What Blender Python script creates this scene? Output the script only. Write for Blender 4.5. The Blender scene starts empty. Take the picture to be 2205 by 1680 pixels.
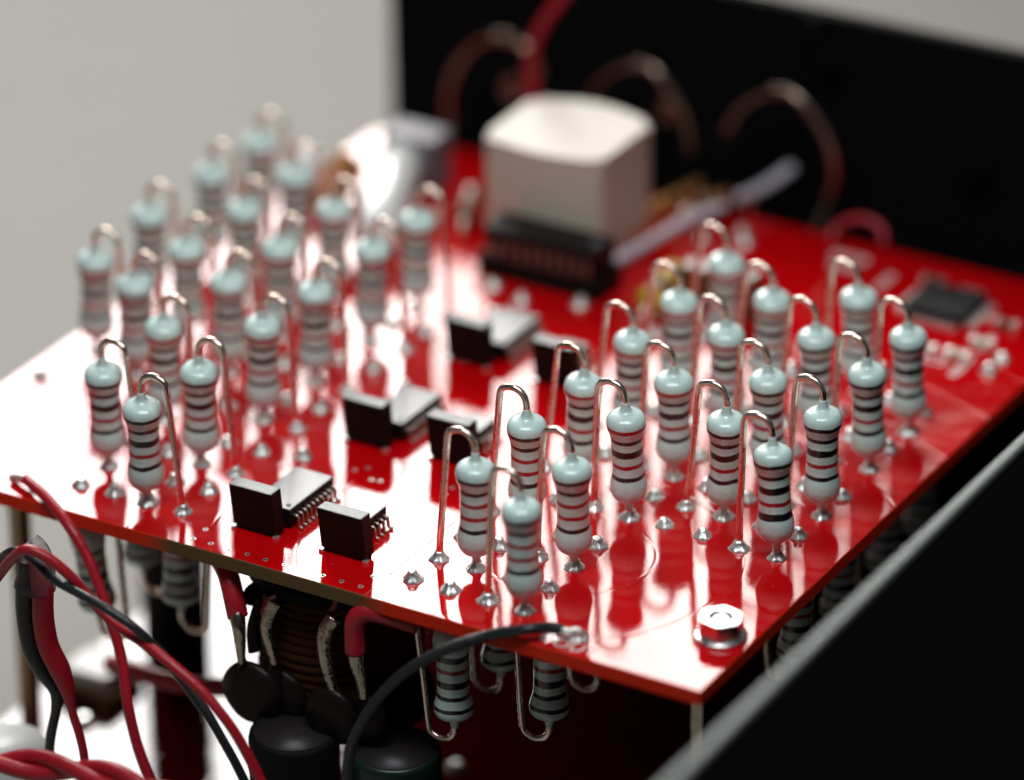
import bpy, bmesh, math, random
from mathutils import Vector, Matrix
# one Blender unit = 1 cm.  board top is z = 0, near right corner of the board is the origin
S = bpy.context.scene
COL = S.collection
rnd = random.Random(7)

# ---------------------------------------------------------------- camera
PW, PH, FPX = 2205.0, 1680.0, 10305.0
YAW, PITCH, ROLL = -0.5279, 0.47408, -0.006493
def basis():
    f = Vector((math.cos(PITCH)*math.sin(YAW), math.cos(PITCH)*math.cos(YAW), -math.sin(PITCH)))
    r = Vector((math.cos(YAW), -math.sin(YAW), 0)); u = r.cross(f)
    c, s = math.cos(ROLL), math.sin(ROLL)
    return c*r+s*u, -s*r+c*u, f
CR, CU, CF = basis()
CAM = Vector((11.80637402, -22.52950551, 15.13905262))
cam_d = bpy.data.cameras.new('camera'); cam = bpy.data.objects.new('camera', cam_d); COL.objects.link(cam)
cam.matrix_world = Matrix(((CR.x, CU.x, -CF.x, CAM.x), (CR.y, CU.y, -CF.y, CAM.y), (CR.z, CU.z, -CF.z, CAM.z), (0, 0, 0, 1)))
cam_d.sensor_width = 36; cam_d.lens = FPX/PW*36
cam_d.clip_start = 0.5; cam_d.clip_end = 400
cam_d.dof.use_dof = True; cam_d.dof.focus_distance = 31.0
cam_d.dof.aperture_fstop = (cam_d.lens/1000)/1.12
cam_d.dof.aperture_blades = 0
S.camera = cam
def ray(px, py): return CF + (px-PW/2)/FPX*CR - (py-PH/2)/FPX*CU
def onz(px, py, z=0.0):
    d = ray(px, py); return CAM + d*((z-CAM.z)/d.z)
def ony(px, py, y):
    d = ray(px, py); return CAM + d*((y-CAM.y)/d.y)

# ---------------------------------------------------------------- world and lamps
w = bpy.data.worlds.new('World'); S.world = w; w.use_nodes = True
bg = w.node_tree.nodes['Background']; bg.inputs[0].default_value = (0.80, 0.92, 1.0, 1); bg.inputs[1].default_value = 0.035
S.view_settings.view_transform = 'Standard'; S.view_settings.look = 'None'
S.view_settings.exposure = 0; S.view_settings.gamma = 1
def area(name, loc, target, sx, sy, radiance, color, spread=180):
    l = bpy.data.lights.new(name, 'AREA'); l.shape = 'RECTANGLE'; l.size = sx; l.size_y = sy
    h = math.radians(spread/2); k = 1.0 if spread >= 180 else math.sin(h)**2-(2/math.tan(h))*(h/2-math.sin(2*h)/4)   # a narrow beam is brighter on its axis for the same power
    l.energy = radiance*k*math.pi*sx*sy; l.color = color; l.spread = 2*h
    o = bpy.data.objects.new(name, l); COL.objects.link(o); o.location = loc
    o.rotation_euler = (Vector(target)-Vector(loc)).to_track_quat('-Z', 'Y').to_euler(); return o
def az(deg, dist, elev, c=(-3, 2.5, 0)):
    a, e = math.radians(deg), math.radians(elev)
    return (c[0]+dist*math.cos(e)*math.sin(a), c[1]+dist*math.cos(e)*math.cos(a), c[2]+dist*math.sin(e))
T = (-3, 2.5, 0)
area('window_bright', az(-43, 68, 30), T, 23, 34, 19, (1.0, 0.985, 0.96), 70)
area('window_middle', az(-29.5, 68, 31), T, 9, 30, 10.5, (1.0, 0.96, 0.91), 70)
area('window_side', az(-20, 68, 37.0), T, 13.2, 20, 5.3, (1.0, 0.92, 0.85), 70)
area('room_fill', (0.5, -4.5, 18), (-2, 2, 0), 12, 6.5, 10.0, (0.92, 0.98, 1.0))

# ---------------------------------------------------------------- materials
def pr(m): return m.node_tree.nodes['Principled BSDF']
def mat(name, col, rough=0.4, metal=0.0, coat=0.0, noise=0.0, nscale=20.0, bump=0.0, bscale=60.0, spec=0.5, rvar=0.0, trans=0.0, ior=None):
    m = bpy.data.materials.new(name); m.use_nodes = True
    nt = m.node_tree; N = nt.nodes; L = nt.links; b = pr(m)
    b.inputs['Base Color'].default_value = (*col, 1); b.inputs['Roughness'].default_value = rough
    b.inputs['Metallic'].default_value = metal; b.inputs['Coat Weight'].default_value = coat
    b.inputs['Coat Roughness'].default_value = 0.06; b.inputs['Specular IOR Level'].default_value = spec
    b.inputs['Transmission Weight'].default_value = trans
    if ior: b.inputs['IOR'].default_value = ior
    tc = N.new('ShaderNodeTexCoord')
    if noise or rvar:
        n = N.new('ShaderNodeTexNoise'); n.inputs['Scale'].default_value = nscale; n.inputs['Detail'].default_value = 6
        L.new(tc.outputs['Object'], n.inputs['Vector'])
        if noise:
            mx = N.new('ShaderNodeMix'); mx.data_type = 'RGBA'
            mx.inputs[6].default_value = (*[c*(1-noise) for c in col], 1); mx.inputs[7].default_value = (*[min(1, c*(1+noise)) for c in col], 1)
            L.new(n.outputs['Fac'], mx.inputs[0]); L.new(mx.outputs[2], b.inputs['Base Color'])
        if rvar:
            mr = N.new('ShaderNodeMapRange'); mr.inputs[1].default_value = .3; mr.inputs[2].default_value = .7
            mr.inputs[3].default_value = max(0, rough-rvar); mr.inputs[4].default_value = rough+rvar
            L.new(n.outputs['Fac'], mr.inputs[0]); L.new(mr.outputs[0], b.inputs['Roughness'])
    if bump:
        n2 = N.new('ShaderNodeTexNoise'); n2.inputs['Scale'].default_value = bscale; n2.inputs['Detail'].default_value = 4
        L.new(tc.outputs['Object'], n2.inputs['Vector'])
        bp = N.new('ShaderNodeBump'); bp.inputs['Strength'].default_value = 1; bp.inputs['Distance'].default_value = bump
        L.new(n2.outputs['Fac'], bp.inputs['Height']); L.new(bp.outputs[0], b.inputs['Normal'])
        if coat: L.new(bp.outputs[0], b.inputs['Coat Normal'])
    return m

def band_mat(name, bands, base=(0.63, 0.80, 0.755)):
    """painted resistor body: bands = [(z centre, half width, colour)] along the body's own axis"""
    m = bpy.data.materials.new(name); m.use_nodes = True
    nt = m.node_tree; N = nt.nodes; L = nt.links; b = pr(m)
    b.inputs['Roughness'].default_value = 0.35; b.inputs['Coat Weight'].default_value = 0.9; b.inputs['Coat Roughness'].default_value = 0.08
    tc = N.new('ShaderNodeTexCoord'); sp = N.new('ShaderNodeSeparateXYZ'); L.new(tc.outputs['Object'], sp.inputs[0])
    oi = N.new('ShaderNodeObjectInfo')
    n = N.new('ShaderNodeTexNoise'); n.noise_dimensions = '4D'; n.inputs['Scale'].default_value = 9; n.inputs['Detail'].default_value = 5
    mw = N.new('ShaderNodeMath'); mw.operation = 'MULTIPLY'; mw.inputs[1].default_value = 37
    L.new(oi.outputs['Random'], mw.inputs[0]); L.new(mw.outputs[0], n.inputs['W']); L.new(tc.outputs['Object'], n.inputs['Vector'])
    mr = N.new('ShaderNodeMapRange'); mr.inputs[3].default_value = -0.013; mr.inputs[4].default_value = 0.013
    L.new(n.outputs['Fac'], mr.inputs[0])
    ad = N.new('ShaderNodeMath'); L.new(sp.outputs[2], ad.inputs[0]); L.new(mr.outputs[0], ad.inputs[1])
    # subtle tone variation of the enamel
    n3 = N.new('ShaderNodeTexNoise'); n3.inputs['Scale'].default_value = 14; n3.inputs['Detail'].default_value = 8
    L.new(tc.outputs['Object'], n3.inputs['Vector'])
    mb = N.new('ShaderNodeMix'); mb.data_type = 'RGBA'; mb.inputs[6].default_value = (*[c*.90 for c in base], 1); mb.inputs[7].default_value = (*[c*1.10 for c in base], 1)
    L.new(n3.outputs['Fac'], mb.inputs[0])
    cur = mb.outputs[2]
    for (z, h, c) in bands:
        s = N.new('ShaderNodeMath'); s.operation = 'SUBTRACT'; s.inputs[1].default_value = z; L.new(ad.outputs[0], s.inputs[0])
        a = N.new('ShaderNodeMath'); a.operation = 'ABSOLUTE'; L.new(s.outputs[0], a.inputs[0])
        g = N.new('ShaderNodeMapRange'); g.inputs[1].default_value = h-.0015; g.inputs[2].default_value = h+.0015
        g.inputs[3].default_value = 1; g.inputs[4].default_value = 0; L.new(a.outputs[0], g.inputs[0])
        x = N.new('ShaderNodeMix'); x.data_type = 'RGBA'; L.new(g.outputs[0], x.inputs[0]); L.new(cur, x.inputs[6]); x.inputs[7].default_value = (*c, 1)
        cur = x.outputs[2]
    # dust specks
    v = N.new('ShaderNodeTexVoronoi'); v.inputs['Scale'].default_value = 26; L.new(tc.outputs['Object'], v.inputs['Vector'])
    vl = N.new('ShaderNodeMath'); vl.operation = 'LESS_THAN'; vl.inputs[1].default_value = 0.075; L.new(v.outputs['Distance'], vl.inputs[0])
    x = N.new('ShaderNodeMix'); x.data_type = 'RGBA'; vm = N.new('ShaderNodeMath'); vm.operation = 'MULTIPLY'; vm.inputs[1].default_value = .45
    L.new(vl.outputs[0], vm.inputs[0]); L.new(vm.outputs[0], x.inputs[0]); L.new(cur, x.inputs[6]); x.inputs[7].default_value = (.62, .68, .66, 1)
    L.new(x.outputs[2], b.inputs['Base Color'])
    bp = N.new('ShaderNodeBump'); bp.inputs['Distance'].default_value = 0.006; L.new(n3.outputs['Fac'], bp.inputs['Height'])
    L.new(bp.outputs[0], b.inputs['Normal']); L.new(bp.outputs[0], b.inputs['Coat Normal'])
    return m
K = (0.008, 0.008, 0.008); RD = (0.42, 0.008, 0.015)
ZB = (0.716, 0.628, 0.535, 0.438, 0.348)
def bands(code, thick=()):
    return [(z, (.0245 if i in thick else .0150), K if c == 'K' else RD) for i, (z, c) in enumerate(zip(ZB, code))]
M_BODY = {'KKRRK': band_mat('enamel_black_red_red', bands('KKRRK')),
          'KKKRK': band_mat('enamel_black_black_red', bands('KKKRK', (2,))),
          'KKKRk': band_mat('enamel_thick_last_band', bands('KKKRK', (2, 4))),
          'RKKRK': band_mat('enamel_red_black_red', bands('RKKRK', (2,)))}
M_LEAD = mat('tinned_lead', (0.93, 0.76, 0.65), 0.28, 1.0, noise=.06, nscale=12, bump=.0006, bscale=30, rvar=.08)
M_SOLD = mat('solder', (0.90, 0.92, 0.89), 0.34, .88, noise=.08, nscale=30, bump=.004, bscale=35, rvar=.12)
M_STEEL = mat('plated_steel', (0.82, 0.80, 0.78), 0.26, 1.0, bump=.002, bscale=60, rvar=.06)
M_BLK = mat('black_moulding', (0.006, 0.0055, 0.0055), 0.5, 0, spec=.10, noise=.3, nscale=90, bump=.004, bscale=160)
M_TOP = mat('module_top_sheen', (0.13, 0.14, 0.14), 0.42, 0, noise=.6, nscale=110, bump=.003, bscale=75, spec=.7)  # grazing window sheen put into a lighter colour for upward faces
M_ICTOP = mat('chip_top_sheen', (0.05, 0.055, 0.055), 0.30, 0, noise=.3, nscale=60, bump=.0006, bscale=120, spec=.6)  # same chip plastic, window sheen painted in as a paler top
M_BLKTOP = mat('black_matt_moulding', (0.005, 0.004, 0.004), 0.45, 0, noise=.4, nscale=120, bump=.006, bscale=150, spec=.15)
M_IC = mat('chip_plastic', (0.005, 0.005, 0.006), 0.42, 0, noise=.25, nscale=40, bump=.004, bscale=150, spec=.2)
M_PIN = mat('chip_pin', (0.55, 0.42, 0.36), 0.3, 1.0)
M_DPIN = mat('tarnished_pin', (0.22, 0.13, 0.10), 0.45, .8, noise=.2)
M_REDW = mat('red_insulation', (0.42, 0.010, 0.022), 0.36, 0, noise=.15, nscale=12, bump=.004, bscale=25)
M_BLKW = mat('black_insulation', (0.02, 0.022, 0.024), 0.33, 0, noise=.2, nscale=12, bump=.004, bscale=25)
M_CREAM = mat('cream_plastic', (0.56, 0.48, 0.39), 0.40, 0, noise=.06, nscale=6, bump=.003, bscale=50)
M_PANEL = mat('black_chassis', (0.003, 0.003, 0.0035), 0.75, 0, noise=.3, nscale=8, bump=.006, bscale=60, spec=.06)
M_EDGE = mat('bare_metal_edge', (0.20, 0.215, 0.205), 0.5, .1, noise=.2, nscale=15, bump=.01, bscale=40)
M_COPPER = mat('copper_winding', (0.065, 0.022, 0.009), 0.7, .0, spec=.08, noise=.2, nscale=15)
M_BRASS = mat('brass', (0.45, 0.33, 0.2), 0.35, 1.0, noise=.15)
M_GOLD = mat('gold_plate', (0.70, 0.42, 0.16), 0.35, .8, noise=.2)
M_WHITE = mat('white_plastic', (0.80, 0.80, 0.78), 0.35, 0, noise=.03, bump=.003)
M_GREY = mat('grey_plastic', (0.13, 0.12, 0.14), 0.35, 0, noise=.1)
M_LILAC = mat('lilac_sheath', (0.62, 0.56, 0.62), 0.35, 0, noise=.08)
M_BROWN = mat('brown_lacquer', (0.14, 0.045, 0.02), 0.35, 0, coat=.4, noise=.2)
M_YEL = mat('ochre_lacquer', (0.50, 0.30, 0.02), 0.35, 0, noise=.1)
M_VIO = mat('violet_lacquer', (0.10, 0.04, 0.22), 0.35, 0, noise=.1)
M_SILK = mat('white_ink', (0.75, 0.72, 0.70), 0.5, 0)
M_TAB = mat('tinned_tab', (0.46, 0.40, 0.32), 0.16, 1.0, noise=.3, nscale=9, bump=.02, bscale=9, rvar=.08)
M_HOLE = mat('dark_hole', (0.01, 0.01, 0.01), 0.6)
M_SLEEVE = mat('clear_sleeve', (0.80, 0.72, 0.80), 0.12, 0, trans=.92, ior=1.15, bump=.02, bscale=10)
M_DIP = mat('black_dip_coat', (0.012, 0.008, 0.007), 0.3, 0, coat=.0, spec=.12, bump=.01, bscale=8)

def board_mat(name, dirt=1.0, ca=(0.50, 0.0008, 0.0025, 1), cb=(0.62, 0.0015, 0.004, 1)):
    m = bpy.data.materials.new(name); m.use_nodes = True
    nt = m.node_tree; N = nt.nodes; L = nt.links; b = pr(m)
    tc = N.new('ShaderNodeTexCoord')
    n = N.new('ShaderNodeTexNoise'); n.inputs['Scale'].default_value = 1.3; n.inputs['Detail'].default_value = 8; L.new(tc.outputs['Object'], n.inputs['Vector'])
    mx = N.new('ShaderNodeMix'); mx.data_type = 'RGBA'; mx.inputs[6].default_value = ca; mx.inputs[7].default_value = cb
    L.new(n.outputs['Fac'], mx.inputs[0])
    # dust grains lying on the lacquer
    vd = N.new('ShaderNodeTexVoronoi'); vd.inputs['Scale'].default_value = 9; L.new(tc.outputs['Object'], vd.inputs['Vector'])
    vl = N.new('ShaderNodeMath'); vl.operation = 'LESS_THAN'; vl.inputs[1].default_value = .035; L.new(vd.outputs['Distance'], vl.inputs[0])
    vm = N.new('ShaderNodeMath'); vm.operation = 'MULTIPLY'; vm.inputs[1].default_value = .5; L.new(vl.outputs[0], vm.inputs[0])
    dm = N.new('ShaderNodeMix'); dm.data_type = 'RGBA'; dm.inputs[7].default_value = (.55, .45, .42, 1)
    L.new(vm.outputs[0], dm.inputs[0]); L.new(mx.outputs[2], dm.inputs[6]); L.new(dm.outputs[2], b.inputs['Base Color'])
    b.inputs['Roughness'].default_value = .10; b.inputs['Specular IOR Level'].default_value = .5
    b.inputs['IOR'].default_value = 1.55
    # smears and fine scratches change only the gloss
    n1 = N.new('ShaderNodeTexNoise'); n1.inputs['Scale'].default_value = 5; n1.inputs['Detail'].default_value = 10; n1.inputs['Roughness'].default_value = .65
    L.new(tc.outputs['Object'], n1.inputs['Vector'])
    mr = N.new('ShaderNodeMapRange'); mr.inputs[1].default_value = .35; mr.inputs[2].default_value = .75; mr.inputs[3].default_value = .015; mr.inputs[4].default_value = .05
    L.new(n1.outputs['Fac'], mr.inputs[0]); L.new(mr.outputs[0], b.inputs['Roughness'])
    # gentle waviness of the lacquer plus tiny orange peel
    n2 = N.new('ShaderNodeTexNoise'); n2.inputs['Scale'].default_value = 2.2; n2.inputs['Detail'].default_value = 2; L.new(tc.outputs['Object'], n2.inputs['Vector'])
    bp = N.new('ShaderNodeBump'); bp.inputs['Distance'].default_value = .0028*dirt; L.new(n2.outputs['Fac'], bp.inputs['Height'])
    n4 = N.new('ShaderNodeTexNoise'); n4.inputs['Scale'].default_value = 70; n4.inputs['Detail'].default_value = 3; L.new(tc.outputs['Object'], n4.inputs['Vector'])
    bp2 = N.new('ShaderNodeBump'); bp2.inputs['Distance'].default_value = .00025; L.new(n4.outputs['Fac'], bp2.inputs['Height']); L.new(bp.outputs[0], bp2.inputs['Normal'])
    # arc shaped scratches
    rg = N.new('ShaderNodeTexWave'); rg.wave_type = 'RINGS'; rg.rings_direction = 'Z'; rg.inputs['Scale'].default_value = .55; rg.inputs['Distortion'].default_value = 1.5; rg.inputs['Detail'].default_value = 1
    mp = N.new('ShaderNodeMapping'); mp.inputs['Location'].default_value = (1.6, -1.1, 0); L.new(tc.outputs['Object'], mp.inputs['Vector']); L.new(mp.outputs[0], rg.inputs['Vector'])
    cr = N.new('ShaderNodeValToRGB'); cr.color_ramp.elements[0].position = .0; cr.color_ramp.elements[0].color = (0, 0, 0, 1)
    cr.color_ramp.elements[1].position = .006; cr.color_ramp.elements[1].color = (1, 1, 1, 1); L.new(rg.outputs['Fac'], cr.inputs[0])
    bp3 = N.new('ShaderNodeBump'); bp3.inputs['Distance'].default_value = .0004; L.new(cr.outputs[0], bp3.inputs['Height']); L.new(bp2.outputs[0], bp3.inputs['Normal'])
    L.new(bp3.outputs[0], b.inputs['Normal'])
    return m
M_BOARD = board_mat('red_solder_mask'); M_BOARD2 = board_mat('shaded_red_solder_mask', 1, (.05, .001, .0025, 1), (.075, .002, .004, 1))  # lower board: shade under the upper one put into a darker red
def edge_mat():
    m = bpy.data.materials.new('board_cut_edge'); m.use_nodes = True
    nt = m.node_tree; N = nt.nodes; L = nt.links; b = pr(m); b.inputs['Roughness'].default_value = .6; b.inputs['Specular IOR Level'].default_value = .2
    tc = N.new('ShaderNodeTexCoord'); sp = N.new('ShaderNodeSeparateXYZ'); L.new(tc.outputs['Object'], sp.inputs[0])
    n = N.new('ShaderNodeTexNoise'); n.inputs['Scale'].default_value = 45; n.inputs['Detail'].default_value = 6; L.new(tc.outputs['Object'], n.inputs['Vector'])
    # brown middle stretch between two redder ends
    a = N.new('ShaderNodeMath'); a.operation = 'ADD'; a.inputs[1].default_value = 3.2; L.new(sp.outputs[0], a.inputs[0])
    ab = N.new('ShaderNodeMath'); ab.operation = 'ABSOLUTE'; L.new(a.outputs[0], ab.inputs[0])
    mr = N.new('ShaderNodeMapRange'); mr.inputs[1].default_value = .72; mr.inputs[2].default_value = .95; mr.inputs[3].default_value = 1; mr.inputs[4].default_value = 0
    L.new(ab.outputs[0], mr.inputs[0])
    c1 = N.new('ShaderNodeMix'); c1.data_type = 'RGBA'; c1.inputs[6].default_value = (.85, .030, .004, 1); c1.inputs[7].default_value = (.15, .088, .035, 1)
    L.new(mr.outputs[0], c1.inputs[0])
    c2 = N.new('ShaderNodeMix'); c2.data_type = 'RGBA'; c2.blend_type = 'MULTIPLY'; c2.inputs[0].default_value = .25
    L.new(c1.outputs[2], c2.inputs[6]); L.new(n.outputs['Color'], c2.inputs[7]); L.new(c2.outputs[2], b.inputs['Base Color'])
    return m
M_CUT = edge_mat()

# ---------------------------------------------------------------- mesh helpers
def link(name, bm, m, parent=None, smooth=True, loc=None, rot=None, ms=None):
    me = bpy.data.meshes.new(name); bmesh.ops.recalc_face_normals(bm, faces=bm.faces); bm.to_mesh(me); bm.free()
    for mm in (ms or [m]): me.materials.append(mm)
    for p in me.polygons: p.use_smooth = smooth
    o = bpy.data.objects.new(name, me); COL.objects.link(o)
    if parent is not None: o.parent = parent
    if loc is not None: o.location = loc
    if rot is not None: o.rotation_mode = 'QUATERNION'; o.rotation_quaternion = rot
    return o
def thing(name, label, cat, loc=(0, 0, 0), group=None):
    o = bpy.data.objects.new(name, None); COL.objects.link(o); o.location = loc; o.empty_display_size = .1
    o['label'] = label; o['category'] = cat
    if group: o['group'] = group
    return o
def tag(o, label, cat, group=None):
    o['label'] = label; o['category'] = cat
    if group: o['group'] = group
    return o
def lathe(prof, seg=40, star=None):
    bm = bmesh.new(); rings = []
    for i, (r, z) in enumerate(prof):
        ring = []
        for k in range(seg):
            a = 2*math.pi*k/seg; rr = r*(1+(star[k]-1)*(1-.6*i/len(prof)) if star else 1)
            ring.append(bm.verts.new((rr*math.cos(a), rr*math.sin(a), z)))
        rings.append(ring)
    for i in range(len(rings)-1):
        for k in range(seg): bm.faces.new((rings[i][k], rings[i][(k+1) % seg], rings[i+1][(k+1) % seg], rings[i+1][k]))
    bm.faces.new(rings[0][::-1]); bm.faces.new(rings[-1])
    return bm
def catmull(P, n=8):
    P = [Vector(p) for p in P]; out = []
    Q = [P[0]*2-P[1]]+P+[P[-1]*2-P[-2]]
    for i in range(1, len(Q)-2):
        a, b, c, d = Q[i-1:i+3]
        for k in range(n):
            t = k/n
            out.append(.5*((2*b)+(c-a)*t+(2*a-5*b+4*c-d)*t*t+(3*b-a-3*c+d)*t**3))
    out.append(P[-1]); return out
def tube_into(bm, pts, r, seg=14, flat=1.0):
    n = len(pts); rad = r if callable(r) else (lambda t: r)
    t0 = (pts[1]-pts[0]).normalized(); up = Vector((0, 0, 1)) if abs(t0.z) < .9 else Vector((1, 0, 0))
    nrm = (up-t0*up.dot(t0)).normalized(); prev = None; first = None
    for i, p in enumerate(pts):
        t = (pts[min(i+1, n-1)]-pts[max(i-1, 0)]).normalized()
        nrm = (nrm-t*nrm.dot(t)).normalized(); bi = t.cross(nrm); rr = rad(i/(n-1))
        ring = [bm.verts.new(p+nrm*math.cos(2*math.pi*k/seg)*rr+bi*math.sin(2*math.pi*k/seg)*rr*flat) for k in range(seg)]
        if prev:
            for k in range(seg): bm.faces.new((prev[k], prev[(k+1) % seg], ring[(k+1) % seg], ring[k]))
        else: first = ring
        prev = ring
    bm.faces.new(first[::-1]); bm.faces.new(prev)
def tube(pts, r, seg=14, n=8, flat=1.0, spline=True):
    bm = bmesh.new(); tube_into(bm, catmull(pts, n) if spline else [Vector(p) for p in pts], r, seg, flat); return bm
def box(x0, x1, y0, y1, z0, z1, bev=0.0, segs=2):
    bm = bmesh.new(); bmesh.ops.create_cube(bm, size=1)
    for v in bm.verts: v.co = Vector(((x0+x1)/2+v.co.x*(x1-x0), (y0+y1)/2+v.co.y*(y1-y0), (z0+z1)/2+v.co.z*(z1-z0)))
    if bev: bmesh.ops.bevel(bm, geom=bm.edges[:], offset=bev, segments=segs, affect='EDGES', profile=.6)
    return bm
def prism(poly, z0, z1, bev=0.0, segs=2):
    bm = bmesh.new(); a = [bm.verts.new((x, y, z0)) for x, y in poly]; b = [bm.verts.new((x, y, z1)) for x, y in poly]
    n = len(poly); bm.faces.new(a[::-1]); bm.faces.new(b)
    for i in range(n): bm.faces.new((a[i], a[(i+1) % n], b[(i+1) % n], b[i]))
    if bev: bmesh.ops.bevel(bm, geom=[e for e in bm.edges if abs(e.verts[0].co.z-e.verts[1].co.z) < 1e-6], offset=bev, segments=segs, affect='EDGES')
    return bm
def solder_bm(tip=True, sx=1.0):
    seg = 36; ph = rnd.random()*6; nf = rnd.choice((6, 7, 8))
    star = [1+.07*math.cos(nf*2*math.pi*k/seg+ph)+.05*math.cos(3*2*math.pi*k/seg+ph*2) for k in range(seg)]
    R = .067*sx*rnd.uniform(.92, 1.08)
    if tip: hh = rnd.uniform(.85, 1.15); pf = [(R, -.002), (R*.98, .005), (R*.82, .018), (R*.62, .034), (R*.50, .048), (R*.44, .060*hh), (R*.36, .064*hh), (R*.1, .065*hh)]
    else: pf = [(R, -.002), (R*.97, .006), (R*.78, .018), (R*.60, .032), (R*.48, .048), (R*.40, .064)]
    bm = lathe(pf, seg, star)
    sk = Vector((rnd.uniform(-.12, .12), rnd.uniform(-.12, .12)))
    for v in bm.verts: v.co.x += v.co.z*sk.x; v.co.y += v.co.z*sk.y
    return bm

# ---------------------------------------------------------------- the setting
TZ = -3.6
o = link('table', box(-70, 60, -40, 70, TZ-.5, TZ), mat('table_laminate', (0.27, 0.253, 0.222), .6, 0, noise=.04, nscale=.6, bump=.004, bscale=20), smooth=False); o['kind'] = 'structure'

# chassis: back panel and right side panel, both black
PY, PT = 7.0, 1.41
bp_o = link('chassis_back_panel', box(-6.5, 1.36, PY, PY+.12, TZ, PT, .015), M_PANEL, smooth=False)
tag(bp_o, 'tall matt black chassis back panel standing behind the red circuit board', 'panel')
sx0, SPT = 1.07, 1.0
side = thing('chassis_side_panel', 'black chassis side panel with bare grey top edge, blurred in the lower right foreground', 'panel', (sx0, 0, TZ))
sb = box(sx0, sx0+.070, -9, PY, TZ, SPT-.02, 0)
so = link('sheet', sb, M_PANEL, side, smooth=False); so.location = -side.location
lo = link('rim', box(sx0-.002, sx0+.072, -9, PY-.002, SPT-.0195, SPT+.03, .02, 3), M_EDGE, side, smooth=False); lo.location = -side.location

# ---------------------------------------------------------------- boards
BX, BY, BT = -6.2, 6.28, .105
board = thing('circuit_board', 'upper glossy red circuit board carrying the upright resistors and black chips', 'circuit board', (0, 0, 0))
bb = box(BX, 0, 0, BY, -BT, 0, .006, 1)
for f in bb.faces: f.material_index = 0 if abs(f.normal.z) > .5 else 1
bb.normal_update()
for f in bb.faces: f.material_index = 0 if abs(f.normal.z) > .9 else 1
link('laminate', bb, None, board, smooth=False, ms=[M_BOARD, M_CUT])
low = thing('lower_circuit_board', 'second glossy red circuit board, coloured dark for shade, lying low beneath the upper one', 'circuit board', (0, 0, 0))
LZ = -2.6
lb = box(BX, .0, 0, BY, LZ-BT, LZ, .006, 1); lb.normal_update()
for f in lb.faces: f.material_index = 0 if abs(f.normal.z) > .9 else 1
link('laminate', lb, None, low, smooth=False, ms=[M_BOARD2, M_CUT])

# ---------------------------------------------------------------- resistors
def body_profile():
    P = [(.0245, .075), (.030, .105), (.036, .125), (.062, .140), (.092, .160), (.112, .188), (.122, .220), (.1245, .250), (.1225, .282),
         (.116, .315), (.111, .340), (.1075, .365), (.1055, .40), (.105, .50), (.1055, .585), (.107, .615), (.1105, .64), (.117, .665), (.1245, .690),
         (.1295, .712), (.1310, .735), (.1285, .758), (.119, .779), (.102, .795), (.080, .806), (.060, .813), (.043, .822), (.034, .835), (.0280, .858), (.0245, .885)]
    # resample smoothly
    V = catmull([(r, z, 0) for r, z in P], 3); return [(v.x, v.y) for v in V]
PROF = body_profile()
def resistor(base, top, foot, code, label, group, hang=False):
    """base = body side pad, foot = other pad, top = point on the body axis .87 above base (world)."""
    base, top, foot = Vector(base), Vector(top), Vector(foot)
    root = thing('resistor', label, 'resistor', base, group)
    ax = (top-base).normalized(); q = Vector((0, 0, 1)).rotation_difference(ax)
    # body
    bm = lathe(PROF, 40)
    sd = rnd.uniform(0, 6)
    for v in bm.verts:                                     # hand-dipped: slightly uneven
        a = math.atan2(v.co.y, v.co.x); k = 1+.012*math.sin(2*a+sd)+.008*math.sin(9*v.co.z+sd); v.co.x *= k; v.co.y *= k
    spin = rnd.uniform(0, 6.28)
    bmesh.ops.rotate(bm, verts=bm.verts, cent=(0, 0, 0), matrix=Matrix.Rotation(spin, 3, 'Z'))
    kz = rnd.uniform(.985, 1.012)
    for v in bm.verts: v.co.z = .5+(v.co.z-.5)*kz
    link('body', bm, M_BODY[code], root, loc=ax*rnd.uniform(-.010, .010), rot=q)
    # wire
    s = -1 if hang else 1
    d = foot-base; d.z = 0; d.normalize()
    neck = ax*.87
    lt = Vector((neck.x, neck.y, 0))+d*.207+Vector((0, 0, s*.88))   # where the long leg begins to bend
    f0 = foot-base
    P = [f0+Vector((0, 0, -s*.02)), f0+Vector((0, 0, s*.03)), f0.lerp(lt, .35)+Vector((rnd.uniform(-.006, .006), 0, 0)), f0.lerp(lt, .7), lt]
    P += [Vector((neck.x, neck.y, 0))+d*(.108+.104*math.cos(t))+Vector((0, 0, s*(.912+.098*math.sin(t)))) for t in (math.radians(x) for x in (35, 65, 95, 125, 155))]
    P += [neck+ax*.035, neck+ax*(-.02)]
    link('lead', tube(P, .0225, 12, 6), M_LEAD, root)
    link('lead', tube([Vector((0, 0, -s*.02)), ax*.05, ax*.13], .0215, 12, 3), M_LEAD, root)
    if hang:                                               # pads: solder with a clipped tip on the upper face
        for p in (Vector((0, 0, BT)), f0+Vector((0, 0, BT))): link('solder_joint', solder_bm(True), M_SOLD, root, smooth=True, loc=p)
    else:
        for p in (Vector((0, 0, 0)), f0): link('solder_joint', solder_bm(False, 1.05), M_SOLD, root, smooth=True, loc=p)
    return root
ORD = ['first', 'second', 'third', 'fourth', 'fifth', 'sixth']
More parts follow.
